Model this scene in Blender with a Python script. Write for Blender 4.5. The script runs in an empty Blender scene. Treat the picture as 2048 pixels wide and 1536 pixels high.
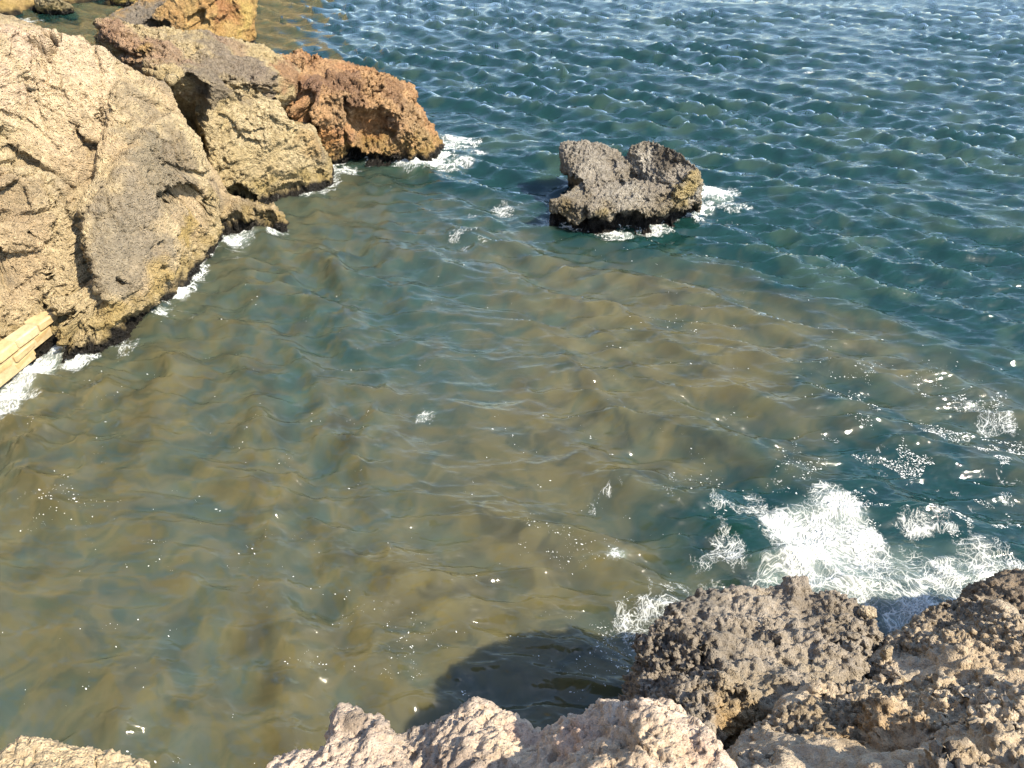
import bpy, bmesh, math, random
import numpy as np
from concurrent.futures import ThreadPoolExecutor
from mathutils import Vector

# ------------------------------------------------------------------ camera, sky, sun, exposure
H0, PITCH, FPX = 8.0, math.radians(37.0), 1490.0      # eye height above the sea, tilt, focal length for a 2048 px wide frame
CP, SP = math.cos(PITCH), math.sin(PITCH)
scene = bpy.context.scene
COL = scene.collection
cam_data = bpy.data.cameras.new('camera')
cam_data.sensor_width = 36.0
cam_data.lens = 36.0 * FPX / 2048.0
cam_data.clip_start = 0.05
cam_data.clip_end = 20000.0
cam = bpy.data.objects.new('camera', cam_data)
cam.location = (0, 0, H0)
cam.rotation_euler = (math.pi / 2 - PITCH, 0, 0)
COL.objects.link(cam)
scene.camera = cam

SUN_EL, SUN_AZ = math.radians(47.0), math.radians(120.0)  # azimuth clockwise from +Y
S = Vector((math.sin(SUN_AZ) * math.cos(SUN_EL), math.cos(SUN_AZ) * math.cos(SUN_EL), math.sin(SUN_EL)))
world = bpy.data.worlds.new('World')
scene.world = world
world.use_nodes = True
wn = world.node_tree
bg = wn.nodes['Background']
sky = wn.nodes.new('ShaderNodeTexSky')
sky.sky_type = 'NISHITA'
sky.sun_disc = False
sky.sun_elevation = SUN_EL
sky.sun_rotation = SUN_AZ
sky.air_density = 1.0
sky.dust_density = .6
sky.ozone_density = 1.0
wn.links.new(sky.outputs[0], bg.inputs[0])
bg.inputs[1].default_value = 0.15
sun_data = bpy.data.lights.new('sun', 'SUN')
sun_data.energy = 4.9
sun_data.angle = math.radians(0.5)
sun_data.color = (1.0, 0.88, 0.70)
sun = bpy.data.objects.new('sun', sun_data)
sun.rotation_euler = S.to_track_quat('Z', 'Y').to_euler()
sun.location = S * 30
COL.objects.link(sun)
scene.view_settings.view_transform = 'Standard'
scene.view_settings.look = 'None'
scene.view_settings.exposure = 1.15
scene.view_settings.gamma = 1.0
scene.view_settings.use_curve_mapping = False
scene.render.engine = 'CYCLES'
scene.cycles.max_bounces = 6

# ------------------------------------------------------------------ helpers: where a sight line meets a height
def W(u, v, z):
    xd, yd = (u - 1024) / FPX, (v - 768) / FPX
    dz = -SP - yd * CP
    t = (z - H0) / dz
    return (xd * t, (CP - yd * SP) * t, z)

def project(P):
    dep = P[:, 1] * CP + (H0 - P[:, 2]) * SP
    down = -P[:, 1] * SP + (H0 - P[:, 2]) * CP
    return 1024 + FPX * P[:, 0] / dep, 768 + FPX * down / dep, dep

# ------------------------------------------------------------------ numpy noise
_rng = np.random.RandomState(7)
_perm = np.concatenate([_rng.permutation(256)] * 3).astype(np.int32)
_g3 = _rng.normal(size=(256, 3)); _g3 /= np.linalg.norm(_g3, axis=1)[:, None]
_g3 = _g3.astype(np.float32)
_feat = _rng.rand(256, 3).astype(np.float32)

def _noise3(P):
    i = np.floor(P).astype(np.int32)
    f = P - i
    i &= 255
    w = f * f * f * (f * (f * 6 - 15) + 10)
    out = np.zeros(len(P), np.float32)
    for dx in (0, 1):
        wx = w[:, 0] if dx else 1 - w[:, 0]
        hx = _perm[i[:, 0] + dx]
        for dy in (0, 1):
            wy = w[:, 1] if dy else 1 - w[:, 1]
            hy = _perm[hx + i[:, 1] + dy]
            for dz in (0, 1):
                wz = w[:, 2] if dz else 1 - w[:, 2]
                g = _g3[_perm[hy + i[:, 2] + dz]]
                out += wx * wy * wz * (g[:, 0] * (f[:, 0] - dx) + g[:, 1] * (f[:, 1] - dy) + g[:, 2] * (f[:, 2] - dz))
    return out * 1.5

_pool = ThreadPoolExecutor(4)
def chunked(fn, P, k=16384):
    P = np.asarray(P, np.float32)
    if len(P) <= k: return fn(P)
    r = list(_pool.map(fn, [P[i:i + k] for i in range(0, len(P), k)]))
    if isinstance(r[0], tuple): return tuple(np.concatenate(c) for c in zip(*r))
    return np.concatenate(r)

def noise3(P): return chunked(_noise3, P)

def fbm(P, oct=4, gain=0.5, lac=2.03):
    a, s, out = 1.0, 1.0, 0
    for k in range(oct):
        out = out + a * noise3(P * s + 17.3 * k)
        a *= gain; s *= lac
    return out

def ridged(P, oct=3):
    a, s, out = 1.0, 1.0, 0
    for k in range(oct):
        out = out + a * (1 - 2 * np.abs(noise3(P * s + 9.1 * k)))
        a *= 0.5; s *= 2.1
    return out

def _worley(P):
    """nearest and second nearest feature distance (features kept near their cell's middle, so eight cells do)"""
    b = np.floor(P - 0.5).astype(np.int32)
    f1 = np.full(len(P), 9.0, np.float32); f2 = f1.copy()
    for dx in (0, 1):
        for dy in (0, 1):
            for dz in (0, 1):
                c = b + np.array((dx, dy, dz), np.int32)
                m = c & 255
                h = _perm[_perm[_perm[m[:, 0]] + m[:, 1]] + m[:, 2]]
                d = c + 0.12 + 0.76 * _feat[h] - P
                d = np.einsum('ij,ij->i', d, d)
                f2 = np.minimum(f2, np.maximum(f1, d))
                f1 = np.minimum(f1, d)
    return np.sqrt(f1), np.sqrt(f2)

def worley(P): return chunked(_worley, P)

def _worley2(P):
    P = P[:, :2]
    b = np.floor(P).astype(np.int32)
    f1 = np.full(len(P), 9.0, np.float32); f2 = f1.copy()
    for dx in (-1, 0, 1):
        for dy in (-1, 0, 1):
            c = b + np.array((dx, dy), np.int32)
            m = c & 255
            h = _perm[_perm[m[:, 0]] + m[:, 1]]
            d = c + _feat[h][:, :2] - P
            d = np.einsum('ij,ij->i', d, d)
            f2 = np.minimum(f2, np.maximum(f1, d))
            f1 = np.minimum(f1, d)
    return np.sqrt(f1), np.sqrt(f2)

def worley2(P): return chunked(_worley2, P)

def noise2(x, y, o=0.0):
    return noise3(np.stack([x, y, np.full_like(x, 0.37 + o)], 1))

def fbm2(x, y, oct=4, o=0.0):
    return fbm(np.stack([x, y, np.full_like(x, 0.37 + o)], 1), oct)

def sstep(a, b, x):
    t = np.clip((x - a) / (b - a), 0, 1)
    return t * t * (3 - 2 * t)

# ------------------------------------------------------------------ materials
def new_mat(name):
    m = bpy.data.materials.new(name)
    m.use_nodes = True
    return m, m.node_tree, m.node_tree.nodes['Principled BSDF']

def rock_material(name, scale=1.0, bump=0.02, contrast=0.45):
    m, nt, b = new_mat(name)
    N, L = nt.nodes, nt.links
    tc = N.new('ShaderNodeTexCoord')
    at = N.new('ShaderNodeAttribute'); at.attribute_name = 'tint'
    wet = N.new('ShaderNodeAttribute'); wet.attribute_name = 'wet'
    n1 = N.new('ShaderNodeTexNoise'); n1.inputs['Scale'].default_value = 9 * scale; n1.inputs['Detail'].default_value = 9; n1.inputs['Roughness'].default_value = 0.72
    n2 = N.new('ShaderNodeTexNoise'); n2.inputs['Scale'].default_value = 60 * scale; n2.inputs['Detail'].default_value = 6; n2.inputs['Roughness'].default_value = 0.7
    for n in (n1, n2): L.new(tc.outputs['Object'], n.inputs['Vector'])
    r1 = N.new('ShaderNodeMapRange'); r1.inputs[1].default_value = 0.32; r1.inputs[2].default_value = 0.68; r1.inputs[3].default_value = 1 - contrast; r1.inputs[4].default_value = 1 + contrast * 0.6
    L.new(n1.outputs['Fac'], r1.inputs[0])
    r2 = N.new('ShaderNodeMapRange'); r2.inputs[1].default_value = 0.3; r2.inputs[2].default_value = 0.7; r2.inputs[3].default_value = 0.72; r2.inputs[4].default_value = 1.22
    L.new(n2.outputs['Fac'], r2.inputs[0])
    mu = N.new('ShaderNodeMath'); mu.operation = 'MULTIPLY'
    L.new(r1.outputs[0], mu.inputs[0]); L.new(r2.outputs[0], mu.inputs[1])
    mx = N.new('ShaderNodeVectorMath'); mx.operation = 'SCALE'
    L.new(at.outputs['Color'], mx.inputs[0]); L.new(mu.outputs[0], mx.inputs['Scale'])
    L.new(mx.outputs[0], b.inputs['Base Color'])
    rr = N.new('ShaderNodeMapRange'); rr.inputs[3].default_value = 0.92; rr.inputs[4].default_value = 0.32
    L.new(wet.outputs['Fac'], rr.inputs[0]); L.new(rr.outputs[0], b.inputs['Roughness'])
    b.inputs['Specular IOR Level'].default_value = 0.3
    bp = N.new('ShaderNodeBump'); bp.inputs['Strength'].default_value = 0.9; bp.inputs['Distance'].default_value = bump
    n3 = N.new('ShaderNodeTexNoise'); n3.inputs['Scale'].default_value = 26 * scale; n3.inputs['Detail'].default_value = 10; n3.inputs['Roughness'].default_value = 0.75
    L.new(tc.outputs['Object'], n3.inputs['Vector'])
    vo = N.new('ShaderNodeTexVoronoi'); vo.inputs['Scale'].default_value = 24 * scale; L.new(tc.outputs['Object'], vo.inputs['Vector'])
    vr = N.new('ShaderNodeMapRange'); vr.inputs[1].default_value = 0.05; vr.inputs[2].default_value = 0.45; vr.inputs[4].default_value = 0.55; L.new(vo.outputs['Distance'], vr.inputs[0])
    ad = N.new('ShaderNodeMath'); ad.operation = 'ADD'; L.new(n3.outputs['Fac'], ad.inputs[0]); L.new(vr.outputs[0], ad.inputs[1])
    L.new(ad.outputs[0], bp.inputs['Height']); L.new(bp.outputs[0], b.inputs['Normal'])
    return m

M_FAR = rock_material('weathered_limestone', 0.9, 0.17)
M_NEAR = rock_material('pitted_limestone', 2.0, 0.03, 0.35)
M_LEDGE = rock_material('pale_limestone', 5.0, 0.010, 0.3)

# ------------------------------------------------------------------ rock builder
def hull_mesh(pieces):
    me = bpy.data.meshes.new('tmp')
    bm = bmesh.new()
    for pts in pieces:
        vs = [bm.verts.new(p) for p in pts]
        r = bmesh.ops.convex_hull(bm, input=vs)
        junk = [g for g in r['geom_interior'] if isinstance(g, bmesh.types.BMVert)] + [g for g in r['geom_unused'] if isinstance(g, bmesh.types.BMVert)]
        junk = list({g for g in junk if g.is_valid and not g.link_faces})
        if junk: bmesh.ops.delete(bm, geom=junk, context='VERTS')
    bmesh.ops.recalc_face_normals(bm, faces=bm.faces)
    bm.to_mesh(me); bm.free()
    return me

def get_co(me):
    a = np.empty(len(me.vertices) * 3, np.float32); me.vertices.foreach_get('co', a); return a.reshape(-1, 3)

def set_co(me, P):
    me.vertices.foreach_set('co', np.ascontiguousarray(P, np.float32).ravel()); me.update()

def get_no(me):
    a = np.empty(len(me.vertices) * 3, np.float32); me.vertex_normals.foreach_get('vector', a); return a.reshape(-1, 3)

def modify(me, voxel=None, smooth=0, factor=0.5):
    o = bpy.data.objects.new('tmp', me); COL.objects.link(o)
    if voxel:
        r = o.modifiers.new('r', 'REMESH'); r.mode = 'VOXEL'; r.voxel_size = voxel; r.use_smooth_shade = True
    if smooth:
        s = o.modifiers.new('s', 'SMOOTH'); s.iterations = smooth; s.factor = factor
    dg = bpy.context.evaluated_depsgraph_get(); dg.update()
    out = bpy.data.meshes.new_from_object(o.evaluated_get(dg))
    bpy.data.objects.remove(o); bpy.data.meshes.remove(me)
    return out

def pick(P, u, v, r=14.0):
    """the point of the surface met first along a sight line"""
    pu, pv, dep = project(P)
    d = np.hypot(pu - u, pv - v)
    ok = d < r
    if not ok.any():
        return P[np.argmin(d)].copy()
    k = np.where(ok)[0]
    return P[k[np.argmin(dep[k])]].copy()

def drop_hidden(me, zmin, margin=None):
    """cut away what lies under water and (margin) far beyond the picture's edges"""
    P = get_co(me)
    keep = P[:, 2] >= zmin
    if margin is not None:
        u, v, dep = project(P)
        keep &= (dep > 0.2) & (u > -margin) & (u < 2048 + margin) & (v > -margin) & (v < 1536 + margin)
    n = len(me.polygons)
    ls = np.empty(n, np.int32); me.polygons.foreach_get('loop_total', ls)
    lv = np.empty(len(me.loops), np.int32); me.loops.foreach_get('vertex_index', lv)
    if not (ls == 4).all():
        return me
    F = lv.reshape(-1, 4)
    F = F[keep[F].all(1)]
    used = np.zeros(len(P), bool); used[F] = True
    idx = np.cumsum(used) - 1
    new = mesh_from(P[used], idx[F])
    bpy.data.meshes.remove(me)
    return new

def mesh_from(V, F, name='tmp'):
    """mesh out of vertex and quad (or triangle) arrays"""
    k = F.shape[1]
    me = bpy.data.meshes.new(name)
    me.vertices.add(len(V)); me.vertices.foreach_set('co', np.ascontiguousarray(V, np.float32).ravel())
    me.loops.add(F.size); me.loops.foreach_set('vertex_index', np.ascontiguousarray(F, np.int32).ravel())
    me.polygons.add(len(F)); me.polygons.foreach_set('loop_start', np.arange(len(F), dtype=np.int32) * k)
    me.polygons.foreach_set('use_smooth', np.ones(len(F), bool))
    me.update(calc_edges=True)
    return me

def tag(o, label=None, cat=None, group=None, kind=None):
    if label: o['label'] = label
    if cat: o['category'] = cat
    if group: o['group'] = group
    if kind: o['kind'] = kind
    return o

def poly_dist(u, v, pts, closed):
    """signed distance (negative inside) to a polygon, or distance to a line, in the units of the sight lines"""
    n = len(pts); d = np.full(len(u), 1e9); inside = np.zeros(len(u), bool)
    for k in range(n if closed else n - 1):
        (x0, y0), (x1, y1) = pts[k], pts[(k + 1) % n]
        ex, ey = x1 - x0, y1 - y0
        t = np.clip(((u - x0) * ex + (v - y0) * ey) / (ex * ex + ey * ey + 1e-9), 0, 1)
        d = np.minimum(d, np.hypot(u - x0 - t * ex, v - y0 - t * ey))
        if closed and y0 != y1:
            c = ((y0 > v) != (y1 > v)) & (u < (x1 - x0) * (v - y0) / (y1 - y0) + x0)
            inside ^= c
    return np.where(inside, -d, d) if closed else d

def cut(me, seed, pts, depth, width=None, soft=None, dir=None, lean=0.7):
    """press a hollow (depth > 0) or raise a plate (depth < 0) of the given outline into the rock face"""
    P = get_co(me); Nn = get_no(me)
    u, v, dep = project(P)
    if len(pts) == 1 and width: d = np.hypot(u - pts[0][0], v - pts[0][1]) - width
    elif width: d = poly_dist(u, v, pts, False) - width
    else: d = poly_dist(u, v, pts, True)
    size = width if width else 30
    soft = soft or max(4.0, size * .45)
    d = d + size * .35 * fbm(P * 2.2 + seed, 3) + size * .2 * noise3(P * 9 + seed)
    w = sstep(soft, -soft, d)
    eye = np.array((0, 0, H0)) - P
    eye /= np.linalg.norm(eye, axis=1)[:, None]
    front = (w > .05) & ((Nn * eye).sum(1) > 0.0)
    if not front.any(): return
    ref = np.percentile(dep[front], 30)
    w = w * sstep(2.6, 1.6, dep - ref)
    if dir is not None: n = np.array(dir, float)
    else:
        n = -Nn[front].mean(0); n /= np.linalg.norm(n)
        if depth > 0: n = n + lean * np.array(S)
    n /= np.linalg.norm(n)
    set_co(me, P + (depth * w)[:, None] * n)

def rock(name, label, cat, pieces, voxel, mat, relief, tint, carves=(), smooth=3, coarse=None, zmin=-0.35, margin=200, cuts=(), group=None, seed=0.0):
    me = hull_mesh(pieces)
    if coarse: me = modify(me, coarse, smooth)
    me = modify(me, voxel, 0 if coarse else smooth)
    me = drop_hidden(me, zmin, margin)
    P = get_co(me)
    for (u, v, r, d) in carves:                      # hollows (d > 0) and bosses (d < 0), radius r, pushed along the local surface direction
        Nn = get_no(me)
        c = pick(P, u, v)
        dist = np.linalg.norm(P - c, axis=1) + 0.25 * r * noise3(P / max(r, .05) * 1.3 + seed)
        w = np.exp(-(dist / r) ** 2 * 1.6)
        near = dist < r
        n = Nn[near].mean(0) if near.any() else Nn[np.argmin(dist)]
        n = n / (np.linalg.norm(n) + 1e-6)
        if d > 0:
            n = n - 0.75 * np.array(S)                # hollows run in under their own roof
            n = n / np.linalg.norm(n)
        P = P - (d * w)[:, None] * n
        set_co(me, P)
    for c in cuts: cut(me, seed, *c[:2], **(c[2] if len(c) > 2 else {}))
    relief(me, seed)
    P = get_co(me); Nn = get_no(me)
    c, wet = tint(P, Nn, seed)
    a = me.attributes.new('tint', 'FLOAT_COLOR', 'POINT')
    a.data.foreach_set('color', np.ascontiguousarray(np.concatenate([np.clip(c, 0.002, 0.9), np.ones((len(c), 1))], 1), np.float32).ravel())
    a = me.attributes.new('wet', 'FLOAT', 'POINT')
    a.data.foreach_set('value', np.ascontiguousarray(wet, np.float32))
    me.name = name
    me.materials.clear(); me.materials.append(mat)
    me.polygons.foreach_set('use_smooth', np.ones(len(me.polygons), bool))
    o = bpy.data.objects.new(name, me); COL.objects.link(o)
    tag(o, label, cat, group)
    return o

def push(me, d):
    P = get_co(me) + d[:, None] * get_no(me); set_co(me, P); return P

def relief_cliff(big=0.22, mid=0.09, pit=0.06, fine=0.02, s=1.0, calm=None):
    def f(me, seed):
        P = get_co(me) + seed
        P = push(me, .7 * big * fbm(P * 0.55 * s, 2) + big * 0.25 * ridged(P * np.array((.8, .8, 1.1)) * s, 2)) + seed
        q = P + 0.25 * np.stack([noise3(P * 1.7), noise3(P * 1.7 + 40), noise3(P * 1.7 + 80)], 1)
        f1, f2 = worley(q * 1.7 * s + 3)
        facet = (0.45 - f1) * mid * .8
        k = 1.0 if calm is None else calm(P)
        P = push(me, k * (mid * .55 * fbm(q * 2.1 * s, 4, 0.6) + facet)) + seed
        f1, f2 = worley(q * 2.6 * s)
        crack = -sstep(0.10, 0.0, f2 - f1) * mid * 0.9 * sstep(.05, .4, noise3(P * 0.9))
        f1b, _ = worley(q * 5.5 * s + 5)
        zone = sstep(-0.3, 0.4, fbm(P * 0.9 + 31, 2))
        k = 1.0 if calm is None else calm(P)
        zone = zone * k
        pits = -sstep(0.42, 0.08, f1b) * pit * zone
        P = push(me, crack + pits) + seed
        f1c, _ = worley(P * 13 * s + 0.4 * noise3(P * 9 * s)[:, None])
        push(me, (.4 + .6 * k) * fine * fbm(P * 8 * s, 4, 0.75) * 1.7 - fine * 2.6 * sstep(0.5, 0.1, f1c) * (0.35 + 0.65 * zone))
    return f

def relief_crust(big=0.10, mid=0.07, pop=0.045, fine=0.016, lo=.36):
    def f(me, seed):
        P = get_co(me) + seed
        P = push(me, big * fbm(P * 1.1, 3) + big * .5 * ridged(P * 1.7, 2)) + seed
        q = P + 0.10 * np.stack([noise3(P * 5), noise3(P * 5 + 40), noise3(P * 5 + 80)], 1)
        f1, f2 = worley(q * 4.2)
        P = push(me, .6 * mid * (0.5 - f1) + mid * .8 * fbm(P * 4, 3, .6)) + seed
        amt = lo + (1 - lo) * sstep(-0.30, 0.25, fbm(P * 1.3 + 70, 2))
        q = P + 0.035 * np.stack([noise3(P * 14), noise3(P * 14 + 40), noise3(P * 14 + 80)], 1)
        f1, f2 = worley(q * 14)
        g1, g2 = worley(q * 9 + 33)
        P = push(me, amt * (pop * .8 * (0.5 - f1) - pop * 1.2 * sstep(0.45, 0.12, g1) + pop * .8 * fbm(P * 9, 3, .7))) + seed
        q = P + 0.014 * np.stack([noise3(P * 34), noise3(P * 34 + 40), noise3(P * 34 + 80)], 1)
        h1, h2 = worley(q * 27)
        push(me, amt * (fine * 1.5 * fbm(P * 20, 3, .8) + fine * 3.4 * np.clip(0.5 - h1, -.3, 1)))
    return f

def mixc(c, col, w):
    return c * (1 - w[:, None]) + np.array(col)[None] * w[:, None]

def make_tint(base, alt, grey=None, grey_amt=0.0, zones=(), dark=(.022, .02, .017), algae=(.30, .22, .055), sea=True, band=0.22, alg=0.75, top_grey=0.0):
    def f(P, Nn, seed):
        Q = P + seed
        n = fbm(Q * 0.8, 4); n2 = fbm(Q * 2.6 + 50, 4)
        c = np.tile(np.array(base)[None], (len(P), 1))
        c = mixc(c, alt, sstep(-0.25, 0.45, n + .4 * n2))
        if grey is not None:
            w = sstep(0.0, 0.5, fbm(Q * 0.7 + 90, 4) + grey_amt - 0.3 + top_grey * (Nn[:, 2] - .4))
            c = mixc(c, grey, w * .85)
        warp = np.stack([fbm(Q * 1.6 + 11, 3), fbm(Q * 1.6 + 61, 3), fbm(Q * 1.6 + 111, 3)], 1)
        for (u, v, r, col, st) in zones:
            ctr = pick(P, u, v)
            d = np.linalg.norm(P - ctr + warp * r * .55, axis=1)
            c = mixc(c, col, st * sstep(r, r * .45, d))
        wet = np.zeros(len(P))
        if sea:
            h = P[:, 2] + 0.22 * fbm(Q * 2.2 + 21, 3)
            c = mixc(c, algae, alg * .8 * sstep(band + .75, band + .15, h) * (0.5 + .5 * sstep(-.3, .3, n2)))
            w = sstep(band + 0.1, band - 0.06, h)
            c = mixc(c, dark, w)
            wet = w
        return c, wet
    return f
CREAM, PINK, BUFF, GREY, RUST, ORANGE = (.62, .50, .30), (.55, .38, .26), (.46, .36, .18), (.24, .20, .15), (.34, .17, .08), (.48, .24, .08)
DGREY, YEL = (.17, .145, .115), (.50, .36, .12)

def down(pts, z=-1.0): return [(p[0], p[1], z) for p in pts]

# ------------------------------------------------------------------ left cliff
a_base = [W(0, 765, 0), W(120, 722, 0), W(260, 650, 0), W(330, 600, 0), W(372, 560, 0)]
A1 = [(-12.6, 12.5, 5.6), W(-150, 40, 5.0), W(35, 55, 4.9), W(130, 66, 4.7), W(215, 97, 4.35), W(235, 135, 4.0), W(300, 165, 3.5),
      W(250, 320, 2.5), W(0, 420, 2.2), W(60, 560, .95), W(150, 540, .95), (-17, 20, 5.2), (-20, 12, 6.5)] + \
     [W(0, 740, 0), W(120, 690, 0), W(200, 650, 0), (-13, 8.5, 0)] + down([W(0, 740, 0), W(200, 650, 0), (-13, 8.5, 0), (-20, 12, 0), (-17, 20, 0), (-8, 18, 0)])
A2 = [W(240, 150, 3.9), W(330, 170, 3.45), W(345, 205, 3.05), W(395, 275, 2.35), W(415, 335, 1.7), W(440, 390, 1.05), W(250, 325, 2.7), W(165, 425, 2.1), W(152, 480, 1.8), W(180, 560, 1.25), W(200, 610, .85),
      W(300, 560, .78), W(345, 470, 1.2), W(400, 440, .9), (-9, 18.5, 3), (-8, 18.5, 1)] + \
     [W(372, 560, 0), W(300, 608, 0), W(418, 472, 0), W(230, 640, .2)] + down([W(372, 560, 0), W(300, 608, 0), W(418, 472, 0), (-7.2, 18.6, 0), (-10, 17, 0)])
A3 = [W(110, 600, .9), W(170, 605, .8), W(230, 640, .45), W(120, 700, .25), W(110, 650, .65), W(190, 680, .3)] + down([W(110, 722, 0), W(190, 703, 0), W(262, 655, 0), W(300, 608, 0), W(160, 560, 0), (-9, 14, 0)])
A6 = [W(-250, 330, 3.5), W(50, 335, 2.85), W(110, 430, 2.05), W(95, 490, 1.6), W(20, 505, 1.75), W(-250, 540, 2.3), (-11, 15, 2.5), (-12, 12, 2)]
A7 = [W(20, 290, 3.0), W(150, 300, 2.7), W(110, 370, 2.3), W(-100, 380, 2.9), W(-150, 300, 3.5), (-11, 16, 2.5)]
A8 = [W(-40, 66, 5.0), W(40, 52, 4.95), W(75, 85, 4.6), W(95, 250, 3.3), W(-60, 270, 3.6), (-11, 16, 4)]
A9 = [W(120, 70, 4.68), W(165, 62, 4.65), W(228, 120, 4.12), W(210, 250, 3.1), W(130, 260, 3.15), (-9.5, 17, 3.5)]
A4 = [W(340, 428, 1.05), W(410, 445, .85), W(415, 480, .35), W(350, 520, .5)] + down([W(415, 490, 0), W(380, 540, 0), W(330, 500, 0), (-7.6, 16.5, 0)])
A5 = [W(430, 375, 1.0), W(455, 400, .72), W(440, 420, .6), W(520, 408, .45), W(545, 405, .55), W(568, 428, .4), W(566, 445, .2), W(470, 440, .3)] + \
     down([W(430, 470, 0), W(490, 458, 0), W(555, 464, 0), W(570, 445, 0), W(545, 425, 0), W(450, 410, 0)])
rock('sea_cliff', 'cream and grey cliff at left with a small cave and low snout', 'cliff', [A1, A2, A3, A4, A5, A6, A7, A8, A9], 0.026, M_FAR,
     relief_cliff(0.17, 0.12, 0.11, 0.026, calm=lambda P: .35 + .65 * np.maximum(sstep(2.6, 1.3, P[:, 2]) * sstep(-7.4, -8.2, P[:, 0]), sstep(1.0, .5, P[:, 2]))), make_tint(CREAM, (.56, .43, .26), GREY, .05, zones=[
         (100, 150, 1.6, (.72, .56, .38), .9), (170, 100, 1.2, (.74, .59, .40), .8), (50, 90, 1.0, (.70, .53, .38), .7), (150, 200, 1.2, (.72, .57, .36), .8),
         (330, 330, 1.0, (.32, .27, .185), .9), (290, 430, 1.1, (.32, .27, .195), .9), (250, 520, .9, (.33, .28, .20), .85), (380, 300, .7, (.30, .24, .16), .8), (300, 200, .7, (.34, .27, .18), .7),
         (390, 460, .5, YEL, .8), (340, 560, .5, YEL, .6), (250, 640, .5, YEL, .6), (440, 400, .4, BUFF, .7), (30, 400, .8, (.36, .27, .17), .6)]),
     cuts=[([(225, 330), (330, 215), (395, 270), (420, 340), (440, 385), (345, 376), (318, 400), (338, 440), (345, 520), (300, 610), (215, 650), (188, 590), (168, 525), (140, 455), (200, 400)], -.2, dict(soft=5)),
           ([(138, 445), (150, 480), (158, 520), (170, 560), (160, 600), (140, 645)], .8, dict(width=15, soft=6, lean=1.0)),
           ([(330, 215), (240, 305), (190, 350), (60, 445)], .05, dict(width=6, soft=6)),
           ([(147, 250), (168, 268), (192, 288), (196, 304), (176, 328), (152, 300)], .5, dict(soft=5)),
           ([(318, 395), (335, 374), (378, 368), (404, 385), (424, 412), (432, 438), (408, 440), (385, 428), (360, 414), (344, 412), (330, 424)], .8, dict(soft=5, lean=1.1)),
           ([(340, 398)], .7, dict(width=14, lean=.9)),
           ([(300, 302), (330, 332), (370, 345), (412, 352)], .16, dict(width=5, soft=4)),
           ([(-30, 495), (15, 508), (28, 540), (10, 566), (-30, 566)], .8, dict(soft=8, lean=.9)),
           ([(-10, 378), (40, 362), (62, 400), (40, 426), (-10, 412)], .3, dict(soft=8)),
           ([(-10, 428), (60, 432), (100, 422)], .22, dict(width=7)), ([(44, 380), (52, 412)], .2, dict(width=6)),
           ([(84, 606), (100, 640), (95, 672)], .35, dict(width=8)), ([(100, 555), (108, 582)], .3, dict(width=8)), ([(70, 578), (88, 590)], .22, dict(width=5)),
           ([(175, 692), (210, 655)], .2, dict(width=5)), ([(150, 665), (130, 700)], .3, dict(width=12)),
           ([(120, 640)], .28, dict(width=9)), ([(152, 662)], .28, dict(width=9)), ([(178, 660)], .28, dict(width=8)), ([(192, 625)], .25, dict(width=8)), ([(160, 628)], .25, dict(width=7)),
           ([(250, 572)], .28, dict(width=9)), ([(238, 560)], .22, dict(width=6)), ([(310, 500)], .24, dict(width=8)), ([(326, 490)], .2, dict(width=6)), ([(332, 540)], .2, dict(width=6)), ([(258, 418)], .14, dict(width=5)), ([(302, 348)], .16, dict(width=6)), ([(290, 455), (305, 462)], .1, dict(width=4)),
           ([(62, 76), (85, 66), (120, 70), (112, 100), (96, 116), (76, 106)], .5, dict(soft=6, dir=(-.3, .6, -1))), ([(98, 112), (102, 130), (116, 146)], .12, dict(width=3)),
           ([(445, 445), (480, 432), (500, 446), (485, 462), (450, 470)], .3, dict(soft=5)), ([(515, 430), (545, 425), (552, 455), (520, 460)], .25, dict(soft=5)),
           ([(10, 230), (60, 250), (120, 300)], .08, dict(width=6)), ([(75, 110), (68, 180), (95, 260)], .10, dict(width=4)), ([(182, 72), (206, 150), (196, 240)], .10, dict(width=4)), ([(238, 130), (262, 190), (330, 215)], .10, dict(width=4)), ([(-5, 330), (50, 322), (110, 345), (150, 380)], .16, dict(width=5)), ([(60, 470), (110, 500), (140, 540)], .16, dict(width=6)), ([(20, 590), (60, 560), (95, 540)], .16, dict(width=5)), ([(20, 300), (70, 330)], .2, dict(width=8))],
     coarse=0.08, smooth=2)

# ------------------------------------------------------------------ old masonry at the cliff's foot
def block_mesh(L, Hh, D, seed):
    r = random.Random(seed)
    bm = bmesh.new()
    bmesh.ops.create_cube(bm, size=1)
    for v in bm.verts:
        v.co = Vector((v.co.x * L + r.uniform(-.02, .02), v.co.y * D + r.uniform(-.03, .02), v.co.z * Hh + r.uniform(-.014, .010)))
    bmesh.ops.bevel(bm, geom=list(bm.edges), offset=.024, segments=1, affect='EDGES')
    me = bpy.data.meshes.new('block'); bm.to_mesh(me); bm.free()
    return me

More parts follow.
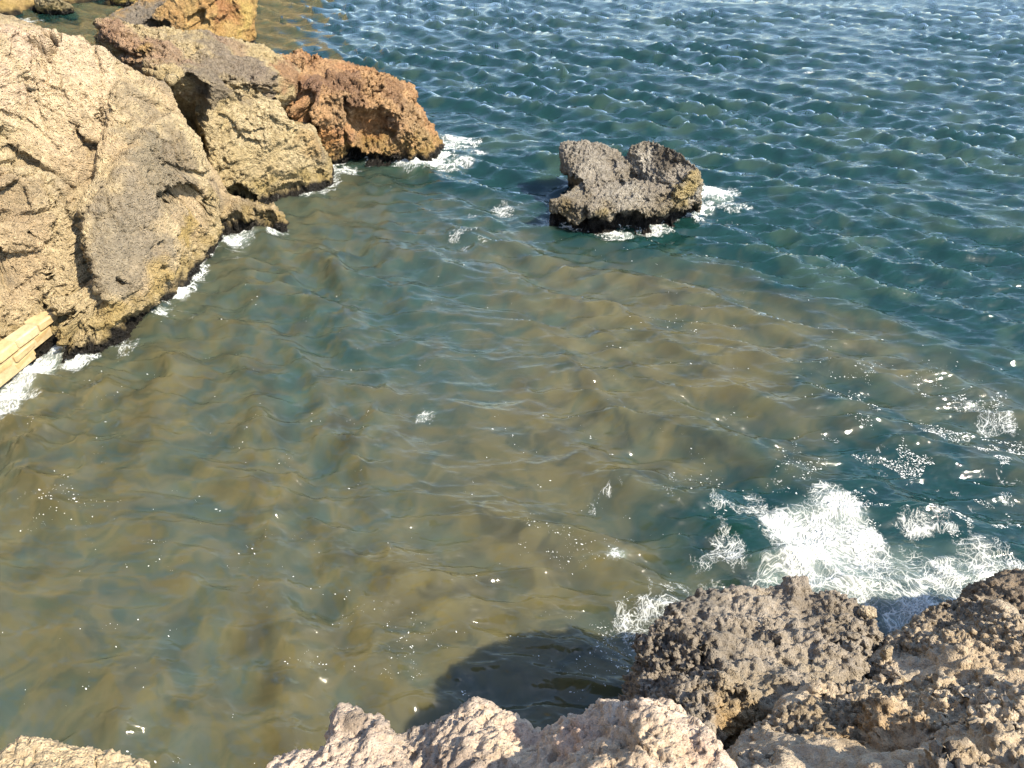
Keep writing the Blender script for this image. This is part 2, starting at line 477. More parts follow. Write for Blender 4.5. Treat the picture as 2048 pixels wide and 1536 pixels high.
def sandstone(name, col):
    m, nt, b = new_mat(name)
    N, L = nt.nodes, nt.links
    tc = N.new('ShaderNodeTexCoord')
    n = N.new('ShaderNodeTexNoise'); n.inputs['Scale'].default_value = 6; n.inputs['Detail'].default_value = 11; n.inputs['Roughness'].default_value = .7
    L.new(tc.outputs['Object'], n.inputs['Vector'])
    cr = N.new('ShaderNodeValToRGB')
    cr.color_ramp.elements[0].position = .3; cr.color_ramp.elements[0].color = (col[0] * .6, col[1] * .58, col[2] * .5, 1)
    cr.color_ramp.elements[1].position = .68; cr.color_ramp.elements[1].color = (*col, 1)
    L.new(n.outputs['Fac'], cr.inputs[0]); L.new(cr.outputs[0], b.inputs['Base Color'])
    b.inputs['Roughness'].default_value = .9; b.inputs['Specular IOR Level'].default_value = .2
    bp = N.new('ShaderNodeBump'); bp.inputs['Distance'].default_value = .02; bp.inputs['Strength'].default_value = .8
    L.new(n.outputs['Fac'], bp.inputs['Height']); L.new(bp.outputs[0], b.inputs['Normal'])
    return m
M_BLOCK = [sandstone('sandstone_block', (.52, .40, .22)), sandstone('sandstone_block_pale', (.55, .45, .28)), sandstone('sandstone_block_ochre', (.47, .34, .17))]
M_MORTAR = sandstone('mortar', (.46, .37, .22))
wall = bpy.data.objects.new('masonry_wall', None); COL.objects.link(wall)
pr, pl = Vector((-8.80, 12.20, 0)), Vector((-9.04, 10.96, 0))
wd = (pl - pr).normalized()
wall.location = pr; wall.rotation_euler = (0, 0, math.atan2(wd.y, wd.x))
tag(wall, 'old wall of yellow stone blocks at the foot of the left cliff', 'wall')
rr = random.Random(4)
ztop = .62
for k, (hh, start) in enumerate([(.20, .05), (.17, .24), (.17, .78)]):
    x = start
    first = True
    while x < 2.7:
        ln = rr.uniform(.46, .62)
        me = block_mesh(ln - .03, hh - .024, .30, k * 31 + int(x * 100))
        me.materials.append(M_BLOCK[rr.choice([0, 0, 1, 2])])
        o = bpy.data.objects.new('block', me); COL.objects.link(o); o.parent = wall
        o.location = (x + ln / 2, -.15 + .15 + .15 - .15 + rr.uniform(-.035, .03), ztop - hh / 2)
        o.rotation_euler = (rr.uniform(-.08, .05), rr.uniform(-.025, .025), rr.uniform(-.05, .05))
        x += ln; first = False
    ztop -= hh
bm = bmesh.new()
for (x0, z1) in [(.10, .60), (.3, .40), (.85, .24)]:
    mtx = bmesh.ops.create_cube(bm, size=1)['verts']
    for v in mtx: v.co = Vector(((x0 + 2.7) / 2 + v.co.x * (2.7 - x0), v.co.y * .20 + .02 + x0 * .006, z1 - .09 + v.co.z * .18))
me = bpy.data.meshes.new('mortar_bed'); bm.to_mesh(me); bm.free(); me.materials.append(M_MORTAR)
o = bpy.data.objects.new('mortar_bed', me); COL.objects.link(o); o.parent = wall

# ------------------------------------------------------------------ middle buff block
B1 = [W(425, 150, 3.05), W(470, 160, 2.95), W(555, 185, 2.6), W(575, 215, 2.25), W(600, 250, 1.85), W(655, 320, .75), W(640, 290, 1.1), W(420, 330, 1.3), W(440, 380, .7), W(400, 230, 2.5), (-9, 21, 3.1), (-6.5, 21.5, 2.6)] + \
     [W(665, 358, 0), W(600, 388, 0), W(490, 403, 0)] + down([W(665, 358, 0), W(600, 388, 0), W(490, 403, 0), W(450, 400, 0), (-9.5, 21, 0), (-5.2, 22, 0)])
B2 = [W(178, 45, 4.2), W(235, 40, 4.25), W(335, 68, 3.9), W(430, 70, 3.6), W(500, 88, 3.25), W(560, 110, 2.95), W(600, 132, 2.7), W(350, 172, 3.3), W(260, 120, 3.6), W(470, 150, 3.05), W(560, 180, 2.65), W(380, 130, 3.4)] + \
     down([(-11, 21, 0), (-10, 23, 0), (-6, 23.5, 0), (-5.8, 21.5, 0), (-8.5, 21.5, 0)])
B3 = [W(310, 95, 3.75), W(400, 98, 3.6), W(545, 120, 3.05), W(572, 165, 2.75), W(560, 186, 2.55), W(500, 160, 2.85), W(440, 150, 3.0), W(370, 165, 3.15), W(330, 150, 3.3), W(430, 178, 2.75), W(560, 195, 2.45), (-8, 21, 2.4)]
rock('buff_headland_rock', 'buff yellow rock with a grey cap, between the left cliff and rusty headland', 'rock', [B1, B2, B3], 0.032, M_FAR,
     relief_cliff(0.16, 0.12, 0.08, 0.024), make_tint((.56, .45, .26), (.52, .41, .22), GREY, -.05, zones=[
         (480, 120, 1.1, (.26, .215, .165), .9), (400, 120, .9, (.27, .22, .16), .85), (540, 140, .8, (.27, .215, .16), .85), (430, 150, .6, GREY, .8),
         (260, 75, 1.2, (.42, .27, .17), .9), (200, 55, .6, (.36, .22, .15), .8), (340, 80, .8, (.38, .26, .17), .8), (290, 85, .3, (.5, .33, .12), .7), (470, 75, .6, (.36, .25, .17), .7), (600, 140, .8, (.36, .20, .11), .8),
         (520, 250, .9, (.62, .51, .31), .8), (600, 320, .8, (.62, .51, .30), .8), (640, 290, .5, (.48, .32, .14), .6), (500, 330, .6, (.50, .40, .22), .7)]),
     cuts=[([(325, 168), (360, 152), (418, 168), (412, 215), (402, 262), (416, 322), (432, 372), (420, 405), (380, 330), (340, 230)], .9, dict(dir=(-.35, 1, 0), soft=8)),
           ([(436, 388), (470, 368), (500, 384), (512, 402), (450, 410)], .5, dict(dir=(0, 1, .3), soft=6)), ([(560, 388), (600, 376)], .3, dict(width=8)), ([(640, 350)], .2, dict(width=7)),
           ([(450, 156), (478, 170), (520, 166), (566, 190), (560, 203), (520, 197), (482, 192)], .34, dict(soft=4)),
           ([(562, 165), (576, 200), (592, 226), (612, 246)], .6, dict(width=13)),
           ([(470, 266), (500, 272), (522, 264)], .14, dict(width=5)), ([(445, 235), (470, 250)], .12, dict(width=5)), ([(480, 280), (515, 290)], .16, dict(width=6)), ([(440, 340), (470, 330)], .12, dict(width=5)), ([(330, 150)], .2, dict(width=10)),
           ([(175, 52), (190, 66), (182, 75)], .3, dict(width=8)), ([(230, 105), (270, 112), (320, 108)], .25, dict(width=7)), ([(360, 115), (385, 95)], .2, dict(width=7)), ([(280, 70), (290, 100)], .15, dict(width=6))],
     coarse=0.08, smooth=2)

# ------------------------------------------------------------------ rusty headland tip
C1 = [W(590, 105, 2.75), W(620, 112, 2.6), W(655, 130, 2.35), W(720, 138, 2.2), W(780, 152, 2.05), W(812, 168, 1.75), W(832, 195, 1.45), W(700, 200, 1.8), W(640, 190, 2.05), W(600, 180, 2.35), W(770, 200, 1.65),
      (-5.0, 25.0, 1.8), (-3.8, 24.2, 1.3)] + down([(-6.5, 24, 0), (-4.5, 25.4, 0), (-3.0, 24.6, 0), (-5.2, 22, 0), (-3.5, 22.2, 0)])
C2 = [W(800, 185, 1.6), W(828, 190, 1.5), W(846, 222, 1.15), W(876, 268, .6), W(885, 292, .15), W(790, 215, 1.45), W(830, 280, .7), W(800, 290, .5), (-3.1, 23.6, .9)] + \
     down([W(888, 304, 0), W(850, 312, 0), W(800, 322, 0), (-2.5, 23.6, 0), (-3.8, 24.4, 0)])
C3 = [W(600, 185, 2.3), W(640, 185, 2.1), W(680, 200, 1.85), W(692, 225, 1.55), W(694, 280, .6), W(655, 300, .5), W(625, 240, 1.6), (-4.9, 23.8, 1.8)] + down([W(695, 305, 0), W(672, 318, 0), (-5.4, 22.5, 0), (-3.8, 24, 0)])
C4 = [W(720, 295, .45), W(760, 283, .6), W(800, 285, .55), W(795, 310, .15), W(700, 300, .3), (-3.3, 23.4, .6)] + down([W(700, 315, 0), W(770, 335, 0), W(805, 326, 0), (-4, 24, 0)])
C5 = [W(690, 215, 1.7), W(770, 205, 1.65), W(800, 225, 1.35), W(700, 275, .65), W(790, 260, .8), (-4, 24.5, 1.6), (-3, 24.5, 1.4)] + down([(-4.4, 23.6, 0), (-3, 23.6, 0), (-3.4, 25, 0)])
C6 = [W(556, 116, 2.75), W(620, 122, 2.45), W(600, 205, 1.95), W(582, 220, 1.85), W(645, 235, 1.55), (-7, 24, 2), (-5.5, 24.3, 1.6)] + down([(-7, 23, 0), (-5, 23.5, 0), (-6, 24.5, 0), (-5.4, 22.6, 0)])
rock('rusty_headland', 'rust orange rocky point at the tip of the headland with surf at its foot', 'rock', [C1, C2, C3, C4, C5, C6], 0.032, M_FAR,
     relief_cliff(0.16, 0.15, 0.13, 0.034, 1.35), make_tint((.56, .35, .18), (.50, .28, .14), (.25, .17, .12), -.12, zones=[
         (830, 230, .9, (.48, .32, .17), .8), (690, 220, .5, (.46, .31, .17), .7), (650, 290, .6, (.46, .24, .09), .8), (700, 150, 1.0, (.25, .15, .095), .85), (800, 170, .7, (.28, .17, .10), .8), (850, 250, .5, (.50, .36, .20), .7), (620, 150, .7, (.27, .17, .12), .8), (740, 260, .6, (.42, .21, .08), .7)]),
     cuts=[([(704, 226), (760, 214), (788, 238), (784, 282), (750, 292), (715, 286), (698, 262)], .42, dict(dir=(-.25, 1, .1), soft=12)), ([(692, 200), (694, 240), (690, 270), (697, 304)], .4, dict(width=6)),
           ([(696, 300), (760, 312), (792, 330), (700, 330)], .35, dict(dir=(0, 1, .2), soft=5)), ([(612, 196), (606, 235), (622, 262)], .5, dict(width=13)),
           ([(716, 184), (742, 194), (748, 206), (720, 202)], .2, dict(soft=4)), ([(700, 165), (735, 185), (760, 180)], .25, dict(width=7)), ([(645, 150), (690, 175)], .18, dict(width=7)), ([(655, 215)], .2, dict(width=8)), ([(670, 235)], .2, dict(width=8)), ([(620, 122)], .2, dict(width=8)), ([(838, 200), (828, 235)], .2, dict(width=7)), ([(850, 285)], .2, dict(width=7)), ([(835, 262)], .18, dict(width=5)), ([(860, 245)], .12, dict(width=5))],
     coarse=0.08, smooth=2)

# ------------------------------------------------------------------ boulders farther off
def Wy(u, v, y):                                      # the point of a sight line at a distance y
    yd = (v - 768) / FPX
    t = y / (CP - yd * SP)
    return ((u - 1024) / FPX * t, y, H0 - t * (SP + yd * CP))
D1 = [Wy(308, 60, 34.6), Wy(300, 38, 34.8), Wy(335, -5, 35.3), Wy(360, -60, 36), Wy(440, -70, 36.2), Wy(500, -60, 36.4), Wy(511, -15, 36.2), Wy(513, 40, 36), Wy(430, 40, 34.6), Wy(430, -20, 35), Wy(360, -60, 40), Wy(480, -60, 40)] + \
     down([Wy(505, 90, 36), Wy(420, 98, 34.2), Wy(330, 95, 34.2), (-14.8, 42, 0), (-18, 42, 0)])
D2 = [Wy(210, 44, 35.2), Wy(330, -4, 36), Wy(345, 15, 35.4), Wy(300, 48, 35), Wy(225, 60, 34.8), Wy(340, -40, 37), Wy(260, 20, 38)] + down([Wy(205, 60, 35), Wy(330, 90, 35), (-21, 39, 0), (-16, 40, 0)])
rock('yellow_boulder', 'large yellow boulder with a rust streak and a tilted grey slab, beyond the headland crest', 'boulder', [D1, D2], 0.05, M_FAR,
     relief_cliff(0.2, 0.14, 0.08, 0.03, .8), make_tint((.52, .35, .14), (.50, .30, .12), (.34, .26, .18), -.25, zones=[
         (260, 35, 2.2, (.24, .21, .17), .95), (500, 40, .9, (.56, .41, .14), .9), (470, 20, .8, (.36, .17, .08), .8), (340, 15, 1.2, (.48, .30, .13), .7)], alg=.5),
     cuts=[([(285, 50), (300, 40), (325, 44), (340, 60), (300, 64)], .8, dict(dir=(.2, 1, .1), soft=4)), ([(385, 60), (400, 40), (412, 52)], .6, dict(width=7)), ([(455, 5), (470, 30), (440, 55)], .25, dict(width=8)), ([(380, 42), (460, -5)], .35, dict(width=6))], coarse=0.12, smooth=2)
E1 = [W(72, -6, .75), W(95, -14, 1.0), W(125, 2, .55), W(143, 12, .3), W(75, 8, .5)] + down([W(68, 18, 0), W(100, 19, 0), W(146, 20, 0), W(130, 5, 0), W(80, -8, 0)])
rock('half_sunk_boulder', 'small grey and yellow boulder alone in the water at top left', 'boulder', [E1], 0.05, M_FAR,
     relief_cliff(0.14, 0.12, 0.08, 0.03, 1.1), make_tint((.36, .31, .2), (.30, .26, .18), GREY, 0, band=.12))
F1 = [W(232, -14, .7), W(262, -6, .4), W(250, -40, 1.1), W(300, -40, 1.1), W(285, -10, .5), W(215, -30, .9)] + down([W(218, 4, 0), W(262, 8, 0), W(300, 4, 0), W(320, -20, 0), W(220, -25, 0)])
rock('yellow_shore_rock', 'yellow tip of a shore rock touching the upper edge, left of the large yellow boulder', 'rock', [F1], 0.06, M_FAR,
     relief_cliff(0.14, 0.12, 0.08, 0.03, 1.0), make_tint((.50, .38, .12), (.44, .34, .12), band=.1))
# cliffs that carry on outside the picture and stand mirrored in the bay
O1 = [(-13, 12, 17), (-13.5, 6, 19), (-12.5, 0, 20), (-22, 13, 20), (-22, 0, 21), (-11.6, 9, 2.5), (-11.4, 4, 2.5), (-10.5, -2, 3), (-22, -4, 20)] + down([(-10.8, 10, 0), (-10.6, 5, 0), (-9.5, -3, 0), (-22, 14, 0), (-22, -4, 0)])
rock('shore_cliff', 'tall golden cliff carrying on along the bay beyond the left edge', 'cliff', [O1], 0.12, M_FAR,
     relief_cliff(0.3, 0.15, 0.08, 0.03), make_tint((.56, .40, .20), (.52, .36, .18), GREY, -.2), margin=None)
O2 = [(-30, 56, 17), (-20, 58, 16), (-45, 50, 19), (-29, 49, 2), (-21, 55, 2), (-45, 60, 13), (-15, 62, 6), (-34, 36, 17), (-45, 34, 19)] + down([(-28, 46, 0), (-20, 54, 0), (-13, 62, 0), (-45, 64, 0), (-32, 34, 0), (-48, 34, 0)])
rock('shore_cliff', 'golden cliff at the back of the far cove beyond the upper left corner', 'cliff', [O2], 0.22, M_FAR,
     relief_cliff(0.5, 0.25, 0.1, 0.03, .6), make_tint((.56, .40, .18), (.52, .36, .16), GREY, -.2), margin=None)

# ------------------------------------------------------------------ the rock standing in the sea
G1 = [W(1122, 282, 1.35), W(1150, 280, 1.45), W(1195, 282, 1.45), W(1235, 300, 1.3), W(1265, 330, 1.1), W(1225, 380, .85), W(1165, 375, .85), W(1125, 315, 1.1), W(1160, 345, .95), W(1122, 340, .75)] + \
     down([W(1135, 370, .2), W(1170, 392, 0), W(1250, 390, 0), (4, 20, 0), (2, 20.5, 0)])
G2 = [W(1100, 398, .72), W(1150, 385, .8), W(1230, 350, 1.0), W(1330, 370, .95), W(1350, 395, .75), W(1300, 412, .72), W(1240, 418, .72), W(1180, 422, .68), W(1160, 412, .68), W(1105, 425, .4), W(1340, 425, .35), W(1200, 445, .35)] + \
     down([W(1100, 445, 0), W(1165, 470, 0), W(1230, 466, 0), W(1290, 468, 0), W(1350, 448, 0), (4.3, 18.5, 0), (1.6, 18, 0)])
G3 = [W(1258, 292, 1.5), W(1298, 275, 1.72), W(1340, 292, 1.65), W(1390, 322, 1.5), W(1405, 345, 1.32), W(1402, 375, .95), W(1400, 400, .5), W(1350, 365, 1.15), W(1330, 340, 1.25), W(1290, 320, 1.2), W(1360, 395, .85)] + \
     down([W(1400, 418, 0), W(1350, 440, 0), (4.7, 18.8, 0), (3.2, 20.2, 0), (3.2, 17.6, 0)])
G4 = [W(1350, 380, 1.05), W(1398, 360, 1.1), W(1402, 392, .7), W(1335, 418, .62), W(1300, 425, .55), W(1345, 430, .3)] + down([W(1400, 418, 0), W(1300, 462, 0), W(1290, 440, 0), (4, 17.8, 0)])
rock('sea_rock', 'dark craggy rock with a pale pitted hollow top standing alone in the sea', 'rock', [G1, G2, G3, G4], 0.024, M_FAR,
     relief_cliff(0.06, 0.075, 0.07, 0.022, 1.6), make_tint((.37, .335, .28), (.30, .265, .21), (.46, .43, .37), -.1, zones=[
         (1250, 370, .8, (.46, .43, .37), .85), (1180, 320, .6, (.42, .38, .31), .75), (1330, 315, .55, (.13, .11, .085), .9), (1395, 350, .45, (.42, .33, .15), .8), (1385, 395, .4, (.42, .33, .14), .7), (1195, 440, .22, (.38, .31, .16), .7), (1120, 410, .35, (.20, .16, .10), .8), (1260, 400, .5, (.40, .37, .32), .7)], band=.30, alg=.4),  # dark spot paints the right lobe's shade; wide wet band also darkens the undercut
     cuts=[([(1092, 420), (1165, 446), (1200, 440), (1290, 444), (1390, 410), (1405, 440), (1300, 480), (1160, 484), (1085, 450)], .42, dict(dir=(0, 1, .2), soft=5)), ([(1116, 345), (1160, 362), (1166, 390), (1100, 388)], .5, dict(dir=(.4, 1, 0), soft=5)), ([(1282, 318), (1300, 288), (1350, 305), (1388, 330), (1370, 352), (1345, 372), (1310, 362)], .2, dict(dir=(.35, .3, -.8), soft=9)), ([(1335, 372), (1350, 360)], .15, dict(width=9)),
           ([(1225, 350), (1240, 366)], .14, dict(width=7)), ([(1192, 322), (1225, 328)], .1, dict(width=8)), ([(1310, 402), (1345, 398)], .14, dict(width=8)), ([(1278, 404), (1290, 396)], .12, dict(width=5)), ([(1165, 425), (1168, 460)], .35, dict(width=7)), ([(1235, 440), (1275, 440)], .25, dict(width=12)),
           ([(1200, 305)], .08, dict(width=9)), ([(1260, 345)], .08, dict(width=8)), ([(1350, 412), (1385, 398)], .12, dict(width=5))],
     coarse=0.06, smooth=2)

# ------------------------------------------------------------------ foreground: dark outcrop, tan slope, right hand rock, pale ledges
J1 = [W(1345, 1215, 2.3), W(1395, 1172, 2.25), W(1470, 1180, 2.25), W(1530, 1195, 2.2), W(1600, 1170, 2.25), W(1660, 1190, 2.3), W(1735, 1232, 2.28), W(1755, 1265, 2.34),
      W(1300, 1300, 2.2), W(1275, 1380, 2.35), W(1260, 1420, 2.5), W(1330, 1480, 3.0), W(1450, 1470, 3.0), W(1570, 1420, 2.85), W(1710, 1340, 2.64)] + \
     down([(1.55, 4.4, 0), (2.6, 5.0, 0), (3.6, 5.0, 0), (1.0, 3.6, 0), (1.0, 1.5, 0), (3.5, 2.5, 0)])
J2 = [W(1555, 1180, 2.35), W(1600, 1163, 2.35), W(1650, 1185, 2.25), W(1720, 1225, 2.1), W(1690, 1260, 2.2), W(1600, 1230, 2.4)] + down([(3, 4.9, 0), (3.5, 4.8, 0), (3, 3.5, 0)])
J3 = [W(1345, 1230, 2.4), W(1400, 1190, 2.35), W(1480, 1200, 2.35), W(1480, 1290, 2.6), W(1400, 1320, 2.6), W(1310, 1310, 2.35)] + down([(2, 4.3, 0), (1.4, 3.4, 0), (2.2, 3.2, 0)])
J4 = [W(1400, 1360, 2.75), W(1500, 1310, 2.65), W(1620, 1300, 2.5), W(1560, 1400, 2.8), W(1440, 1440, 3.0), W(1350, 1430, 2.9)] + down([(2, 4, 0), (1.2, 2.4, 0), (2.5, 2.5, 0)])
rock('pitted_outcrop', 'dark grey brown crusty outcrop dropping into the bay, in the right foreground', 'rock', [J1, J2, J3, J4], 0.0125, M_NEAR,
     relief_crust(.11, .08, .06, .019), make_tint((.34, .295, .235), (.29, .25, .20), (.19, .17, .14), .05, zones=[
         (1490, 1460, .3, (.44, .29, .12), .8), (1400, 1250, .7, (.19, .165, .13), .7), (1640, 1210, .5, (.20, .17, .13), .6), (1550, 1400, .5, (.34, .275, .18), .6), (1660, 1330, .4, (.36, .30, .21), .6)], band=.3, alg=.3),
     carves=[(1370, 1320, .22, .3), (1300, 1420, .25, .25), (1620, 1205, .12, .1), (1500, 1460, .3, .15)], coarse=0.06, smooth=2)

K1 = [W(1750, 1300, 1.95), W(1848, 1296, 1.9), W(1874, 1222, 2.2), W(1905, 1200, 2.26), W(1960, 1192, 2.33), W(2060, 1255, 2.6), W(1700, 1350, 2.42), W(2150, 1350, 3.2), W(1900, 1380, 2.75), W(1750, 1400, 2.7)] + \
     down([(3.3, 4.6, 0), (4.6, 4.4, 0), (6, 4, 0), (1.8, 2.4, 0), (5, 2, 0)])
K6 = [W(1570, 1440, 2.85), W(1480, 1500, 3.3), W(1500, 1560, 3.8), W(1750, 1400, 2.7), W(1900, 1380, 2.75), W(1800, 1560, 3.9), W(2100, 1560, 4.4), W(2150, 1350, 3.2)] + \
     down([(1.5, 1, 0), (5, 0, 0), (2, 0, 0), (5.5, 2.5, 0), (1.5, 2.8, 0)])
K2 = [W(1874, 1215, 2.25), W(1905, 1198, 2.3), W(1955, 1190, 2.35), W(2000, 1225, 2.5), W(1980, 1300, 2.6), W(1870, 1300, 2.2)] + down([(3.8, 4.6, 0), (4.6, 4.3, 0), (3.8, 3, 0)])
K3 = [W(1560, 1450, 3.05), W(1650, 1400, 2.95), W(1800, 1360, 2.72), W(1680, 1480, 3.3), W(1560, 1500, 3.4), W(1800, 1430, 3.05)] + down([(2.2, 3.2, 0), (2.9, 2.4, 0), (1.8, 2, 0)])
K4 = [W(1700, 1500, 3.5), W(1900, 1440, 3.35), W(2060, 1390, 3.4), W(2060, 1460, 3.85), W(1900, 1520, 3.9), W(1700, 1550, 3.85)] + down([(2.2, 2.2, 0), (3.2, 1.7, 0), (2, 1.2, 0)])
K5 = [W(1720, 1345, 2.38), W(1800, 1318, 2.2), W(1900, 1300, 2.40), W(2040, 1280, 2.72), W(2040, 1350, 3.05), W(1850, 1380, 2.75)] + down([(3, 3, 0), (4, 3, 0), (3.4, 2.2, 0)])
rock('tan_rock_slope', 'tan crusty rock slope with pale dust filling the lower right corner', 'rock slope', [K1, K2, K3, K4, K5, K6], 0.0145, M_NEAR,
     relief_crust(.12, .07, .05, .017, .14), make_tint((.52, .43, .315), (.46, .38, .275), (.30, .255, .20), -.1, zones=[
         (1900, 1210, .5, (.25, .205, .15), .7), (1900, 1380, .6, (.60, .48, .32), .8), (2010, 1400, .6, (.62, .51, .37), .9), (1980, 1480, .5, (.56, .45, .31), .7), (1760, 1460, .35, (.42, .29, .16), .7), (1650, 1430, .4, (.30, .24, .16), .7), (1980, 1270, .6, (.43, .33, .21), .6), (1760, 1290, .35, (.30, .25, .18), .7)], band=.2, alg=.2),
     carves=[(1740, 1470, .22, .22), (1740, 1345, .2, .14), (1850, 1460, .2, .1), (2000, 1370, .25, .12), (1620, 1470, .2, .1)], coarse=0.06, smooth=2, margin=380)
L1 = [W(1945, 1195, 1.75), W(1985, 1160, 1.8), W(2048, 1140, 1.8), W(2150, 1130, 1.9), W(2300, 1120, 1.9), W(2200, 1230, 2.3), W(2060, 1260, 2.3), W(1960, 1230, 2.0), (9, 3.5, 2.6), (9, 5, 1.8)] + down([(4.5, 5.0, 0), (5.4, 5.4, 0), (9, 5.8, 0), (9, 3, 0), (4.5, 3.5, 0)])
rock('dark_shore_rock', 'dark brown rock at the right edge above the white surf', 'rock', [L1], 0.016, M_NEAR,
     relief_crust(.09, .05, .035, .012), make_tint((.22, .175, .125), (.18, .145, .105), (.14, .12, .1), -.1, band=.25, alg=.2), coarse=0.08, smooth=2, margin=800)

H1 = [W(535, 1536, 6.30), W(585, 1500, 6.30), W(700, 1490, 6.32), W(680, 1600, 6.45), W(560, 1600, 6.4), W(850, 1600, 6.5), W(800, 1480, 6.35)] + down([W(580, 1520, 6.3), W(800, 1470, 6.3), W(800, 1700, 6.3), W(500, 1700, 6.3)], 5.7)
H2 = [W(660, 1430, 6.28), W(690, 1416, 6.3), W(725, 1422, 6.3), W(770, 1450, 6.3), W(800, 1480, 6.35), W(740, 1500, 6.38), W(665, 1470, 6.3)] + down([W(690, 1440, 6.2), W(780, 1470, 6.2), W(760, 1540, 6.2), W(650, 1520, 6.2)], 5.75)
H3 = [W(880, 1435, 6.32), W(930, 1411, 6.36), W(980, 1413, 6.36), W(1040, 1440, 6.34), W(1000, 1500, 6.45), W(860, 1500, 6.4), W(950, 1600, 6.55), W(1030, 1540, 6.5), W(840, 1470, 6.32)] + down([W(900, 1440, 6.2), W(1040, 1450, 6.2), W(1000, 1600, 6.2), W(860, 1600, 6.2)], 5.7)
H4 = [W(1100, 1446, 6.38), W(1180, 1425, 6.45), W(1235, 1402, 6.55), W(1300, 1389, 6.62), W(1345, 1405, 6.62), W(1372, 1450, 6.6), W(1430, 1510, 6.62), W(1490, 1560, 6.66), W(1250, 1600, 6.75), W(1040, 1600, 6.6), W(1060, 1500, 6.45)] + \
     down([W(1120, 1460, 6.3), W(1300, 1420, 6.3), W(1420, 1540, 6.3), W(1450, 1620, 6.3), W(1000, 1600, 6.3)], 5.7)
H5 = [W(780, 1466, 6.3), W(840, 1452, 6.3), W(1060, 1446, 6.34), W(1110, 1452, 6.36), W(1100, 1640, 6.5), W(780, 1640, 6.45)] + down([W(780, 1490, 6.3), W(1100, 1480, 6.3), W(1100, 1640, 6.3), W(780, 1640, 6.3)], 5.6)
rock('pale_ledge', 'pale pink cream jagged ledge at the bottom centre, close to the viewer', 'rock ledge', [H1, H2, H3, H4, H5], 0.0055, M_LEDGE,
     relief_cliff(0.032, 0.026, 0.016, 0.0045, 4.0), make_tint((.64, .51, .39), (.68, .54, .38), (.36, .30, .24), -.2, zones=[
         (980, 1520, .10, (.30, .25, .21), .7), (700, 1440, .05, (.24, .19, .14), .8), (900, 1530, .08, (.28, .22, .17), .7), (1150, 1440, .07, (.52, .34, .25), .6), (1390, 1480, .06, (.50, .33, .23), .5), (1300, 1450, .15, (.60, .46, .30), .7), (1040, 1450, .06, (.54, .36, .27), .6)], sea=False),
     carves=[(705, 1445, .03, .03), (1240, 1470, .06, .03), (990, 1530, .06, .05), (800, 1500, .04, .03), (900, 1520, .04, .03)], coarse=0.022, smooth=1, zmin=5.72)
I1 = [W(25, 1490, 6.42), W(45, 1466, 6.44), W(80, 1470, 6.45), W(140, 1482, 6.46), W(150, 1500, 6.46), W(220, 1498, 6.46), W(295, 1520, 6.46), W(310, 1560, 6.5), W(150, 1600, 6.6), W(-60, 1580, 6.5), W(10, 1520, 6.42)] + \
     down([W(30, 1500, 6.3), W(140, 1500, 6.3), W(280, 1530, 6.3), W(280, 1620, 6.3), W(-60, 1620, 6.3)], 5.8)
rock('pale_ledge', 'small pale cream ledge tip in the lower left corner, close to the viewer', 'rock ledge', [I1], 0.0055, M_LEDGE,
     relief_cliff(0.012, 0.016, 0.012, 0.005, 5), make_tint((.60, .47, .29), (.62, .48, .30), None, 0, sea=False), coarse=0.02, smooth=1, zmin=5.82)
U1 = [(-1.75, .78, 6.15), (-.95, .86, 6.1), (-1.75, -2, 6.2), (.75, .80, 6.05), (-.6, .95, 5.85), (.6, -2, 6.2), (1.3, -2, 6)] + down([(-1.7, .7, 0), (-.4, .8, 0), (.9, .7, 0), (1.4, -2, 0), (-2, -2, 0)])
o = rock('cliff_face', None, None, [U1], 0.06, M_FAR, relief_cliff(0.03, 0.05, 0.05, 0.015, 1.5), make_tint((.50, .40, .28), (.46, .37, .25), GREY, 0), margin=None)
o['kind'] = 'structure'
def loose_stone(on, u, v, size, label, col, name):
    """a small stone standing on the surface of another rock"""
    c = pick(np.concatenate([get_co(bpy.data.objects[n].data) for n in on]), u, v, 7)
    r = random.Random(int(u))
    pts = []
    for k in range(14):
        a, h = k * 2.4, (k / 13.0) * 2 - 1
        q = math.sqrt(max(.05, 1 - h * h * .8)) * r.uniform(.8, 1.15)
        pts.append((c[0] + size[0] * q * math.cos(a), c[1] + size[1] * q * math.sin(a), c[2] + size[2] * (.55 + h)))
    rock(name, label, 'stone', [pts], min(size) * .12, M_NEAR, relief_cliff(size[0] * .2, size[0] * .18, size[0] * .12, size[0] * .05, 6), make_tint(col, tuple(q * .9 for q in col), sea=False), zmin=-1)
loose_stone(['pitted_outcrop', 'tan_rock_slope'], 1728, 1226, (.085, .07, .05), 'small pale loose stone at the edge of the dark outcrop, above the foaming notch', (.50, .42, .30), 'pale_stone')
loose_stone(['pitted_outcrop', 'tan_rock_slope'], 1771, 1306, (.055, .055, .085), 'small upright knob of stone in the gully between the dark outcrop and the tan slope', (.44, .36, .25), 'knobby_stone')
#STRUCT_END

